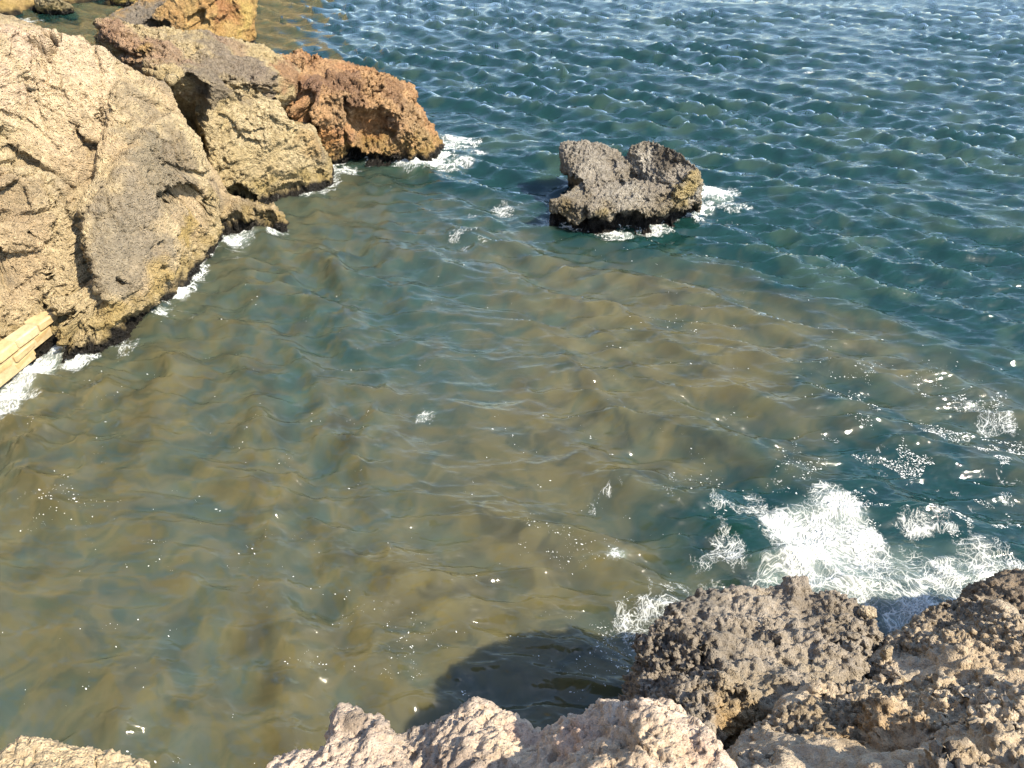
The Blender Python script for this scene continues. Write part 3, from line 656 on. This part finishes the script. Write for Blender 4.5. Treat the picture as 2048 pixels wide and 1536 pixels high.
# ------------------------------------------------------------------ the sea
def wave_set(x, y, ang, spread, lam, n, seed, drag=0.13, gain=0.83, lac=1.19, foot=None):
    r = random.Random(seed)
    px, py = x.copy(), y.copy()
    f, w, tot, out = 2 * math.pi / lam, 1.0, 0.0, np.zeros_like(x)
    for i in range(n):
        a = ang + spread * r.uniform(-1, 1) * (0.55 + 0.45 * i / n)
        dx, dy = math.cos(a), math.sin(a)
        ph = (dx * px + dy * py) * f + r.uniform(0, 6.28)
        e = np.exp(np.sin(ph) - 1)
        k = w
        if foot is not None:
            k = w * sstep(1.0, 2.6, (2 * math.pi / f) / foot)
        out += (e - 0.466) * k
        de = -e * np.cos(ph) * k
        px += dx * de * drag * lam / 6.28
        py += dy * de * drag * lam / 6.28
        tot += w; w *= gain; f *= lac
    return out / tot

def openness(x, y):
    s = 0.6 * x + 0.8 * y + 1.3 * noise2(x * .25, y * .25, 3) + .5 * noise2(x * .7, y * .7, 5)
    return sstep(12.6, 16.0, s)

def sea_z_part(P, swell=False):
    x, y = P[:, 0].astype(np.float64), P[:, 1].astype(np.float64)
    rng = np.sqrt(x * x + y * y + H0 * H0)
    foot = np.maximum(rng * rng / H0 * 0.0010, 0.045)
    op = openness(x, y)
    wx = x + 0.5 * noise2(x * .3, y * .3, 9); wy = y + 0.5 * noise2(x * .3, y * .3, 19)
    bay = (1 - op) * sstep(4.5, -4.5, x + .3 * noise2(x * .4, y * .4, 29))
    n = 7 if swell else 22
    gust = np.clip(.78 + .75 * noise2(x * .28, y * .28, 91) + .25 * noise2(x * .8, y * .8, 93), .3, 1.1); gust2 = np.clip(1 + .7 * noise2(x * .13, y * .20, 95), .45, 1.35)
    z = gust * (1 - .3 * bay) * (1 - op) * 0.85 * wave_set(wx, wy, math.radians(-112), math.radians(60), 1.75, n, 3, gain=.83, foot=foot)
    if not swell: z += op * (1 - .74 * sstep(19, 11, np.hypot(x, y))) * gust2 * 0.85 * wave_set(wx, wy, math.radians(-112), math.radians(66), 1.7, n, 3, gain=.875, foot=foot)
    z += gust * bay * 0.42 * wave_set(wx, wy, math.radians(200), math.radians(60), 1.7, n, 11, gain=.78, foot=foot)
    if swell: z += op * .6 * wave_set(wx, wy, math.radians(-112), math.radians(66), 1.7, 6, 3, gain=.875, foot=foot)
    if not swell: z += (1 - .7 * op) * sstep(-5, 1, x + .6 * y - 6) * .09 * wave_set(wx, wy, math.radians(-105), math.radians(70), 1.1, 15, 23, gain=.87, foot=foot)
    z += op * .16 * wave_set(wx, wy, math.radians(-100), math.radians(40), 5.2, 4, 41, gain=.8, foot=foot)
    z += 0.07 * fbm2(x * .22, y * .22, 2, 77)
    return z.astype(np.float32)

def swell_normal(P):
    """normal of the long waves alone: what the light scattered inside the water follows"""
    h = .12
    q = np.array((h, 0, 0), np.float32); r = np.array((0, h, 0), np.float32)
    gx = (sea_z_part(P + q, True) - sea_z_part(P - q, True)) / (2 * h); gy = (sea_z_part(P + r, True) - sea_z_part(P - r, True)) / (2 * h)
    n = np.stack([-gx, -gy, np.full_like(gx, 1.6)], 1)
    return (n / np.linalg.norm(n, axis=1)[:, None]).astype(np.float32)

def sea_z(x, y):
    return chunked(sea_z_part, np.stack([x, y], 1))

def blob(x, y, u, v, r, warp=0.45, k=0.0):
    """soft irregular patch round the water point under a sight line"""
    c = W(u, v, 0)
    dist = np.hypot(x - c[0], y - c[1])
    out = np.zeros_like(dist)
    m = dist < 2.6 * r
    if m.any():
        xm, ym = x[m], y[m]
        n = warp * r * fbm2(xm / r * .9 + k, ym / r * .9, 3, u * .01)
        out[m] = np.exp(-np.maximum(dist[m] + n, 0) ** 2 / (r * r))
    return out

SURF = [(1650, 1080, .75, .92), (1600, 1150, .55, .92), (1700, 1140, .6, .85), (1680, 1030, .55, .8), (1800, 1130, .6, .55), (1850, 1160, .6, .5), (1970, 1145, .7, .5), (1820, 1240, .45, .95), (1740, 1200, .5, .55), (1690, 1180, .5, .6), (1575, 1080, .35, .7), (1900, 1200, .4, .5)]
FLECK = [(1900, 980, 1.6, .17), (2010, 900, 1.2, .17), (1850, 1060, .8, .30), (2000, 1050, 1.3, .22), (1480, 1130, .8, .40), (1460, 1010, .8, .3), (1310, 1250, .5, .55), (1120, 1080, .5, .5), (1150, 1110, .4, .35), (1230, 1010, .6, .33),
         (1110, 1150, .6, .25), (1100, 1210, .6, .25), (90, 790, .7, .5), (110, 1010, .6, .3), (340, 770, .35, .25), (1980, 840, .4, .5)]
SHORE = [(850, 318, .8, .8), (905, 285, .75, .75), (915, 320, .8, .5), (1425, 390, .6, .8), (1405, 415, .45, .8), (1460, 410, .5, .5), (60, 735, .6, .85), (20, 770, .55, .75), (95, 715, .35, .9), (395, 515, .26, .7), (325, 628, .22, .5), (360, 590, .2, .6), (480, 474, .4, .7), (555, 462, .3, .5), (1240, 468, .5, .6), (1310, 460, .4, .6),
         (690, 345, .5, .5), (610, 385, .4, .4), (990, 420, .8, .24), (820, 380, .5, .26), (930, 480, .6, .18), (250, 690, .3, .4), (150, 725, .35, .6), (0, 800, .4, .7), (850, 826, .2, .6), (1235, 1112, .16, .6), (1590, 1170, .3, .7), (1290, 1290, .25, .5), (1618, 146, .22, .5), (2000, 45, .4, .3), (30, 40, 1.2, .5), (955, 300, .5, .3)]

def water_fields(P):
    x, y, z = P[:, 0].astype(np.float64), P[:, 1].astype(np.float64), P[:, 2].astype(np.float64)
    op = openness(x, y)
    near_right = blob(x, y, 1850, 980, 2.6) * 1.2 + blob(x, y, 1560, 1110, 1.5)
    wx = x + .35 * noise2(x * .8, y * .8, 41) + .10 * noise2(x * 2.4, y * 2.4, 43); wy = y + .35 * noise2(x * .8, y * .8, 51) + .10 * noise2(x * 2.4, y * 2.4, 53)
    vx = wx + .45 * fbm2(x * 1.1 + 5, y * 1.1, 3, 71); vy = wy + .45 * fbm2(x * 1.1 + 5, y * 1.1, 3, 81)
    cl = fbm2(wx * .75, wy * .75, 4, 60); cl2 = fbm2(vx * 1.7 + .6 * vy, vy * 2.5 - .5 * vx, 5, 66)      # drifting silt, drawn out into wisps
    cl3 = ridged(np.stack([vx * 1.3, vy * 2.1, 0 * x + 3.3], 1), 3)
    ol = 0.0
    for (u, v, r, k) in [(1480, 870, 3.0, 1.0), (1250, 900, 2.6, .9), (1150, 1130, 2.2, 1.0), (1350, 680, 2.8, .7), (1700, 620, 3.0, .55), (1020, 1250, 1.8, .95), (800, 1350, 2.2, .7), (150, 900, 2.8, .45), (480, 1300, 2.0, .35), (100, 1350, 2.2, .4), (1500, 540, 2.0, .6), (650, 950, 2.2, .5)]:  # olive silt plumes; the large left-edge one paints in the cliff's tan reflection
        ol = np.maximum(ol, k * blob(x, y, u, v, r * 1.2, .3))
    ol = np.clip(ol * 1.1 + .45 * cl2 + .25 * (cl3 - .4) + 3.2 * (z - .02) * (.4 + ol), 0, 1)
    green = np.clip(np.maximum(blob(x, y, 760, 620, 3.2), np.maximum(blob(x, y, 900, 430, 2.8), .8 * blob(x, y, 620, 760, 2.2))) - .5 * np.maximum(cl2, 0), 0, 1)
    teal = np.clip(op * 1.15 + near_right - .2 * cl - .25 * cl2, 0, 1)
    c = np.tile(np.array((.047, .061, .044)), (len(x), 1))
    c = mixc(c, (.032, .047, .037), sstep(-.1, .6, cl2) * .85)
    c = mixc(c, (.021, .046, .039), green * .85)
    c = mixc(c, (.074, .067, .029), np.clip(ol, 0, 1) * (1 - .6 * green))
    c = mixc(c, (.041, .040, .022), np.clip(sstep(.0, .7, -cl2 + .25 * cl) * ol, 0, 1) * .8)
    c = mixc(c, (.090, .088, .055), sstep(.55, 1.25, cl3 + .3 * cl2) * .28 * (1 - .5 * green))
    c = mixc(c, (.006, .027, .026), teal)
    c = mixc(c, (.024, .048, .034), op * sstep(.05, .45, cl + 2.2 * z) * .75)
    d = np.zeros_like(x)
    for L in (SURF, SHORE):
        for (u, v, r, k) in L: d = np.maximum(d, k * blob(x, y, u, v, r, .35))
    for (u, v, r, k) in FLECK: d = np.maximum(d, .35 * k * blob(x, y, u, v, r, .35))
    c = mixc(c, (.19, .25, .22), np.clip(sstep(.15, 1.0, d + .15 * cl2) * .75, 0, 1))
    return c.astype(np.float32)

def grid_faces(ny, nx):
    i = np.arange(ny * nx).reshape(ny, nx)
    return np.stack([i[:-1, :-1], i[:-1, 1:], i[1:, 1:], i[1:, :-1]], -1).reshape(-1, 4)

dep_rows = np.radians(np.linspace(73.0, 8.4, 600))
yy = np.concatenate([H0 / np.tan(dep_rows), H0 / np.tan(dep_rows[-1]) * np.geomspace(1.04, 90, 34)])
ss = np.concatenate([-np.geomspace(5, .82, 14), np.linspace(-.80, .80, 760), np.geomspace(.82, 5, 14)])
Y, Sx = np.meshgrid(yy, ss, indexing='ij')
X = Sx * (Y + 4.0)
X, Y = X.ravel(), Y.ravel()
Z = sea_z(X, Y)
V = np.stack([X, Y, Z], 1)
me = mesh_from(V, grid_faces(len(yy), len(ss)), 'sea')
body = chunked(water_fields, V.astype(np.float32))
a = me.attributes.new('body', 'FLOAT_COLOR', 'POINT')
a.data.foreach_set('color', np.concatenate([body, np.ones((len(body), 1), np.float32)], 1).ravel())
a = me.attributes.new('swell', 'FLOAT_VECTOR', 'POINT')
a.data.foreach_set('vector', chunked(swell_normal, V.astype(np.float32)).ravel())
m, nt, b = new_mat('sea_water')
N, L = nt.nodes, nt.links
N.remove(b)
at = N.new('ShaderNodeAttribute'); at.attribute_name = 'body'
tc = N.new('ShaderNodeTexCoord'); ge = N.new('ShaderNodeNewGeometry')
mp = N.new('ShaderNodeMapping'); mp.inputs['Rotation'].default_value = (0, 0, math.radians(20)); mp.inputs['Scale'].default_value = (1.0, 1.9, 1.0)
L.new(tc.outputs['Object'], mp.inputs['Vector'])
n1 = N.new('ShaderNodeTexNoise'); n1.inputs['Scale'].default_value = 3.2; n1.inputs['Detail'].default_value = 4; n1.inputs['Roughness'].default_value = .42; n1.inputs['Distortion'].default_value = 1.6
L.new(mp.outputs[0], n1.inputs['Vector'])
n2 = N.new('ShaderNodeTexNoise'); n2.inputs['Scale'].default_value = .55; n2.inputs['Detail'].default_value = 3
L.new(tc.outputs['Object'], n2.inputs['Vector'])
r2 = N.new('ShaderNodeMapRange'); r2.inputs[1].default_value = .40; r2.inputs[2].default_value = .62; r2.inputs[3].default_value = .14; r2.inputs[4].default_value = .34
L.new(n2.outputs['Fac'], r2.inputs[0])
bp = N.new('ShaderNodeBump'); bp.inputs['Distance'].default_value = .06
L.new(r2.outputs[0], bp.inputs['Strength']); L.new(n1.outputs['Fac'], bp.inputs['Height'])
# light that comes back out of the cloudy water follows the long waves only
nm = N.new('ShaderNodeAttribute'); nm.attribute_name = 'swell'
df = N.new('ShaderNodeSubsurfaceScattering'); df.falloff = 'BURLEY'; df.inputs['Scale'].default_value = .22; df.inputs['Radius'].default_value = (1, 1, .7); L.new(at.outputs['Color'], df.inputs['Color']); L.new(nm.outputs['Vector'], df.inputs['Normal'])
gl = N.new('ShaderNodeBsdfGlossy'); gl.inputs['Roughness'].default_value = .04; L.new(bp.outputs[0], gl.inputs['Normal'])
fr = N.new('ShaderNodeFresnel'); fr.inputs['IOR'].default_value = 1.55; L.new(bp.outputs[0], fr.inputs['Normal'])
mx = N.new('ShaderNodeMixShader'); L.new(fr.outputs[0], mx.inputs[0]); L.new(df.outputs[0], mx.inputs[1]); L.new(gl.outputs[0], mx.inputs[2])
L.new(mx.outputs[0], N['Material Output'].inputs['Surface'])
me.materials.append(m)
sea = bpy.data.objects.new('sea', me); COL.objects.link(sea)
tag(sea, kind='structure')

# ------------------------------------------------------------------ foam: lace, churned patches and loose flecks, all raised a little off the water
m, nt, b = new_mat('foam')
b.inputs['Base Color'].default_value = (.62, .65, .64, 1); b.inputs['Roughness'].default_value = .75; b.inputs['Specular IOR Level'].default_value = .2
M_FOAM = m
m, nt, b = new_mat('foam_film')                        # thin foam: the water shows between the bubbles
b.inputs['Base Color'].default_value = (.62, .66, .65, 1); b.inputs['Roughness'].default_value = .75; b.inputs['Specular IOR Level'].default_value = .2
at = nt.nodes.new('ShaderNodeAttribute'); at.attribute_name = 'cover'
nt.links.new(at.outputs['Fac'], b.inputs['Alpha'])
M_FILM = m

def foam_sheet(name, patches, cell, box, lace=5.0, solid=1.0, rise=.02):
    x0, x1, y0, y1 = box
    nx, ny = int((x1 - x0) / cell) + 1, int((y1 - y0) / cell) + 1
    gx, gy = np.meshgrid(np.linspace(x0, x1, nx), np.linspace(y0, y1, ny))
    x, y = gx.ravel(), gy.ravel()
    d = np.zeros_like(x)
    for (u, v, r, k) in patches: d = np.maximum(d, k * blob(x, y, u, v, r, .5))
    live = d > .04
    out = np.zeros_like(x); hgt = np.zeros_like(x)
    xl, yl, dl = x[live], y[live], d[live]
    qx = xl + .22 * noise2(xl * 2.2, yl * 2.2, 1) + .06 * noise2(xl * 8, yl * 8, 2); qy = yl + .22 * noise2(xl * 2.2, yl * 2.2, 4) + .06 * noise2(xl * 8, yl * 8, 5)
    ax, ay = .80 * qx + .6 * qy, (-.6 * qx + .80 * qy) * 1.3      # drawn out along the drift
    n = fbm2(xl * 2.2, yl * 2.2, 4, 8); n2 = fbm2(xl * 5, yl * 5, 3, 18)
    dd = np.clip(dl * solid + .35 * n * sstep(0, .3, dl), 0, 1.3)
    val = np.full_like(xl, 1.0)
    for k, (sc, base, gain) in enumerate([(1.4, .05, .07), (2.9, .012, .11), (5.6, -.05, .17)]):
        f1, f2 = worley2(np.stack([ax * lace * sc + 7 * k, ay * lace * sc, 0 * qx], 1))
        val = np.minimum(val, (f2 - f1) - (base * .6 + gain * dd ** 1.3) - .07 * n2 * sstep(.2, .6, dd) + (.10 if k == 0 else .04) * sstep(.35, .1, dd))
    e1, e2 = worley2(np.stack([qx * lace * 6 + 3, qy * lace * 6, 0 * qx], 1))
    fleck = e1 - (.06 + .24 * dd) + .8 * sstep(.25, -.05, n + dd - .45)
    val = np.minimum(np.where(dd > .22, val, 1), fleck * .5)
    val = np.where(dd < .1, 1, val)
    out[live] = val; out[~live] = 1
    hgt[live] = np.clip(-val, 0, .2) * (.15 + .25 * dd) + .05 * dd * np.clip(n, 0, 1)
    cov = np.zeros_like(x)
    cov[live] = np.clip(sstep(.085, -.085, val) * .82 + .22 * sstep(.25, .7, dd + .2 * n2) + .22 * sstep(.6, 1.1, dd + .25 * n2), 0, 1)
    F = grid_faces(ny, nx)
    F = F[(cov[F] > .03).any(1)]
    used = np.zeros(nx * ny, bool); used[F] = True
    idx = np.cumsum(used) - 1
    z = sea_z(x[used], y[used]) + .006 + rise * hgt[used] / .05
    return film(name, np.stack([x[used], y[used], z], 1), idx[F], cov[used])

def film(name, V, F, cov):
    me = mesh_from(V, F, name)
    a = me.attributes.new('cover', 'FLOAT', 'POINT'); a.data.foreach_set('value', np.ascontiguousarray(cov, np.float32))
    me.materials.append(M_FILM)
    o = bpy.data.objects.new(name, me); COL.objects.link(o)
    return tag(o, kind='stuff')

def bounds(L, pad=1.6):
    c = [W(u, v, 0) for u, v, r, k in L]; rr = [r * pad for u, v, r, k in L]
    return (min(p[0] - q for p, q in zip(c, rr)), max(p[0] + q for p, q in zip(c, rr)), min(p[1] - q for p, q in zip(c, rr)), max(p[1] + q for p, q in zip(c, rr)))

tag(foam_sheet('churned_surf', SURF, .0065, bounds(SURF, 1.35), 3.4, 1.0, .03), 'white churned surf in the notch below the dark outcrop')
tag(foam_sheet('foam_streaks', FLECK, .0075, bounds(FLECK[:7], 1.3), 4.0, .75, .012), 'thin white foam lace and flecks on the bay')
shore = []
for (u, v, r, w) in SHORE:
    rng = math.hypot(*W(u, v, 0)[:2])
    shore.append(foam_sheet('shore_foam', [(u, v, r, w)], .008 + .0006 * rng, bounds([(u, v, r, w)], 1.4), 3.4 if rng < 16 else 2.4, 1.0, .03))
def parts_of(o):
    lv = np.empty(len(o.data.loops), np.int32); o.data.loops.foreach_get('vertex_index', lv)
    c = np.empty(len(o.data.vertices), np.float32); o.data.attributes['cover'].data.foreach_get('value', c)
    return get_co(o.data), lv.reshape(-1, 4), c
Vs, Fs, Cs, n0 = [], [], [], 0
for o in shore:
    P, F, c = parts_of(o)
    Vs.append(P); Fs.append(F + n0); Cs.append(c); n0 += len(P)
    me = o.data; bpy.data.objects.remove(o); bpy.data.meshes.remove(me)
# a broken fringe of wash all along the waterlines
CS = .045; GX0, GY0 = -14.0, 3.0; GNX, GNY = 480, 520
mark = np.zeros((GNY, GNX), bool)
for name in ('sea_cliff', 'buff_headland_rock', 'rusty_headland', 'sea_rock', 'pitted_outcrop', 'dark_shore_rock'):
    P = get_co(bpy.data.objects[name].data)
    P = P[np.abs(P[:, 2] - .06) < .08]
    ix = ((P[:, 0] - GX0) / CS).astype(int); iy = ((P[:, 1] - GY0) / CS).astype(int)
    ok = (ix > 0) & (ix < GNX) & (iy > 0) & (iy < GNY)
    mark[iy[ok], ix[ok]] = True
den = mark.astype(np.float32); cur = mark.copy()
for k in range(8):
    nxt = cur.copy()
    nxt[1:] |= cur[:-1]; nxt[:-1] |= cur[1:]; nxt[:, 1:] |= cur[:, :-1]; nxt[:, :-1] |= cur[:, 1:]
    den[nxt & ~cur] = 1 - (k + 1) / 9.0
    cur = nxt
cy, cx = np.where(den > 0)
sub = 4
oo = np.linspace(0, 1, sub + 1)
ox, oy = np.meshgrid(oo, oo); ox, oy = ox.ravel(), oy.ravel()
x = (GX0 + (cx[:, None] + ox[None]) * CS).ravel(); y = (GY0 + (cy[:, None] + oy[None]) * CS).ravel()
dp = np.pad(den, ((0, 1), (0, 1)))
b00, b10, b01, b11 = dp[cy, cx], dp[cy, cx + 1], dp[cy + 1, cx], dp[cy + 1, cx + 1]
dd = (b00[:, None] * (1 - ox) * (1 - oy) + b10[:, None] * ox * (1 - oy) + b01[:, None] * (1 - ox) * oy + b11[:, None] * ox * oy).ravel()
wx = x + .10 * noise2(x * 4, y * 4, 31); wy = y + .10 * noise2(x * 4, y * 4, 33)
nn = fbm2(x * 1.5, y * 1.5, 4, 35)
f1, f2 = worley2(np.stack([wx * 7, wy * 7, 0 * x], 1)); g1, g2 = worley2(np.stack([wx * 16, wy * 16, 0 * x], 1))
amount = np.clip(dd * 1.0 + 1.0 * nn - .78, 0, 1)
val = np.minimum(f2 - f1 - .02 - .16 * amount, g2 - g1 - .25 * amount)
cov = np.where(amount > .02, .75 * np.clip(sstep(.08, -.06, val) * sstep(0, .2, amount) + .35 * sstep(.3, .9, amount), 0, 1), 0)
q = sub + 1
cell = np.array([[r * q + c, r * q + c + 1, (r + 1) * q + c + 1, (r + 1) * q + c] for r in range(sub) for c in range(sub)])
F = (np.arange(len(cx))[:, None, None] * q * q + cell[None]).reshape(-1, 4)
F = F[(cov[F] > .03).any(1)]
used = np.zeros(len(x), bool); used[F] = True
idx = np.cumsum(used) - 1
Vs.append(np.stack([x[used], y[used], sea_z(x[used], y[used]) + .008], 1)); Fs.append(idx[F] + n0); Cs.append(cov[used])
o = film('shore_foam', np.concatenate(Vs), np.concatenate(Fs), np.concatenate(Cs))
tag(o, 'white foam where the waves wash against the rocks')

# loose flecks: small bubbles in drifts
rs = np.random.RandomState(5)
fx, fy, fs = [], [], []
DRIFT = [(700, 1450, 2.2, 420), (450, 1500, 1.6, 260), (1120, 1090, .9, 260), (1130, 1200, .7, 220), (1180, 1010, 1.0, 170), (1480, 1010, 1.2, 260), (1250, 1290, .6, 200), (1000, 1350, 1.3, 260), (860, 1400, .8, 200), (560, 900, 1.4, 60), (700, 1000, 1.6, 120), (150, 800, 1.2, 170), (120, 1000, .8, 160),
         (350, 1070, .9, 90), (110, 1170, .6, 60), (1400, 640, .8, 90), (1480, 830, 1.4, 130), (1300, 760, 2.5, 160), (900, 1000, 3.0, 300), (1640, 900, 1.4, 240), (1900, 930, 1.9, 7000), (1980, 1010, 1.3, 4500), (1820, 1000, 1.1, 2200), (2000, 860, 1.2, 1800), (1560, 1130, .9, 300), (900, 620, 3, 130), (1240, 490, 1.6, 110), (1450, 440, 1.4, 120), (600, 650, 2.5, 100), (500, 1250, 2.5, 150), (1700, 720, 2.5, 130)]
for (u, v, r, n) in DRIFT:
    c = W(u, v, 0)
    nn = int(n * 2.0)
    x = c[0] + rs.normal(0, r * .6, nn); y = c[1] + rs.normal(0, r * .6, nn)
    keep = noise2(x * 1.6, y * 1.6, 12) + .6 * noise2(x * 5, y * 5, 13) + .4 * (1 - 6 * np.abs(noise2(x * 1.1 + .6 * y, y * 1.9, 15))) > .38
    fx.append(x[keep]); fy.append(y[keep])
fx, fy = np.concatenate(fx), np.concatenate(fy)
fs = (.0013 + .0050 * rs.rand(len(fx)) ** 3.5) * (1 + np.hypot(fx, fy) * .05)
ang = np.arange(6) * math.pi / 3
st = 1 + 1.9 * rs.rand(len(fx)) ** 2; ro = rs.normal(-.5, .6, len(fx))
px = np.cos(ang)[None] * fs[:, None] * st[:, None]; py = np.sin(ang)[None] * fs[:, None]
qx = px * np.cos(ro)[:, None] - py * np.sin(ro)[:, None] + fx[:, None]; qy = px * np.sin(ro)[:, None] + py * np.cos(ro)[:, None] + fy[:, None]
zz = np.repeat(sea_z(fx, fy)[:, None] + .006, 6, 1)
ring = np.stack([qx, qy, zz], 2); top = np.stack([fx, fy, zz[:, 0] + fs * .7], 1)[:, None]
Vv = np.concatenate([ring, top], 1).reshape(-1, 3)
base = np.arange(len(fx)) * 7
T = np.stack([np.stack([base + k, base + (k + 1) % 6, base + 6], 1) for k in range(6)], 1).reshape(-1, 3)
me = mesh_from(Vv, T, 'foam_flecks'); me.materials.append(M_FOAM)
o = bpy.data.objects.new('foam_flecks', me); COL.objects.link(o)
tag(o, 'tiny white foam flecks drifting on the muddy water', kind='stuff')
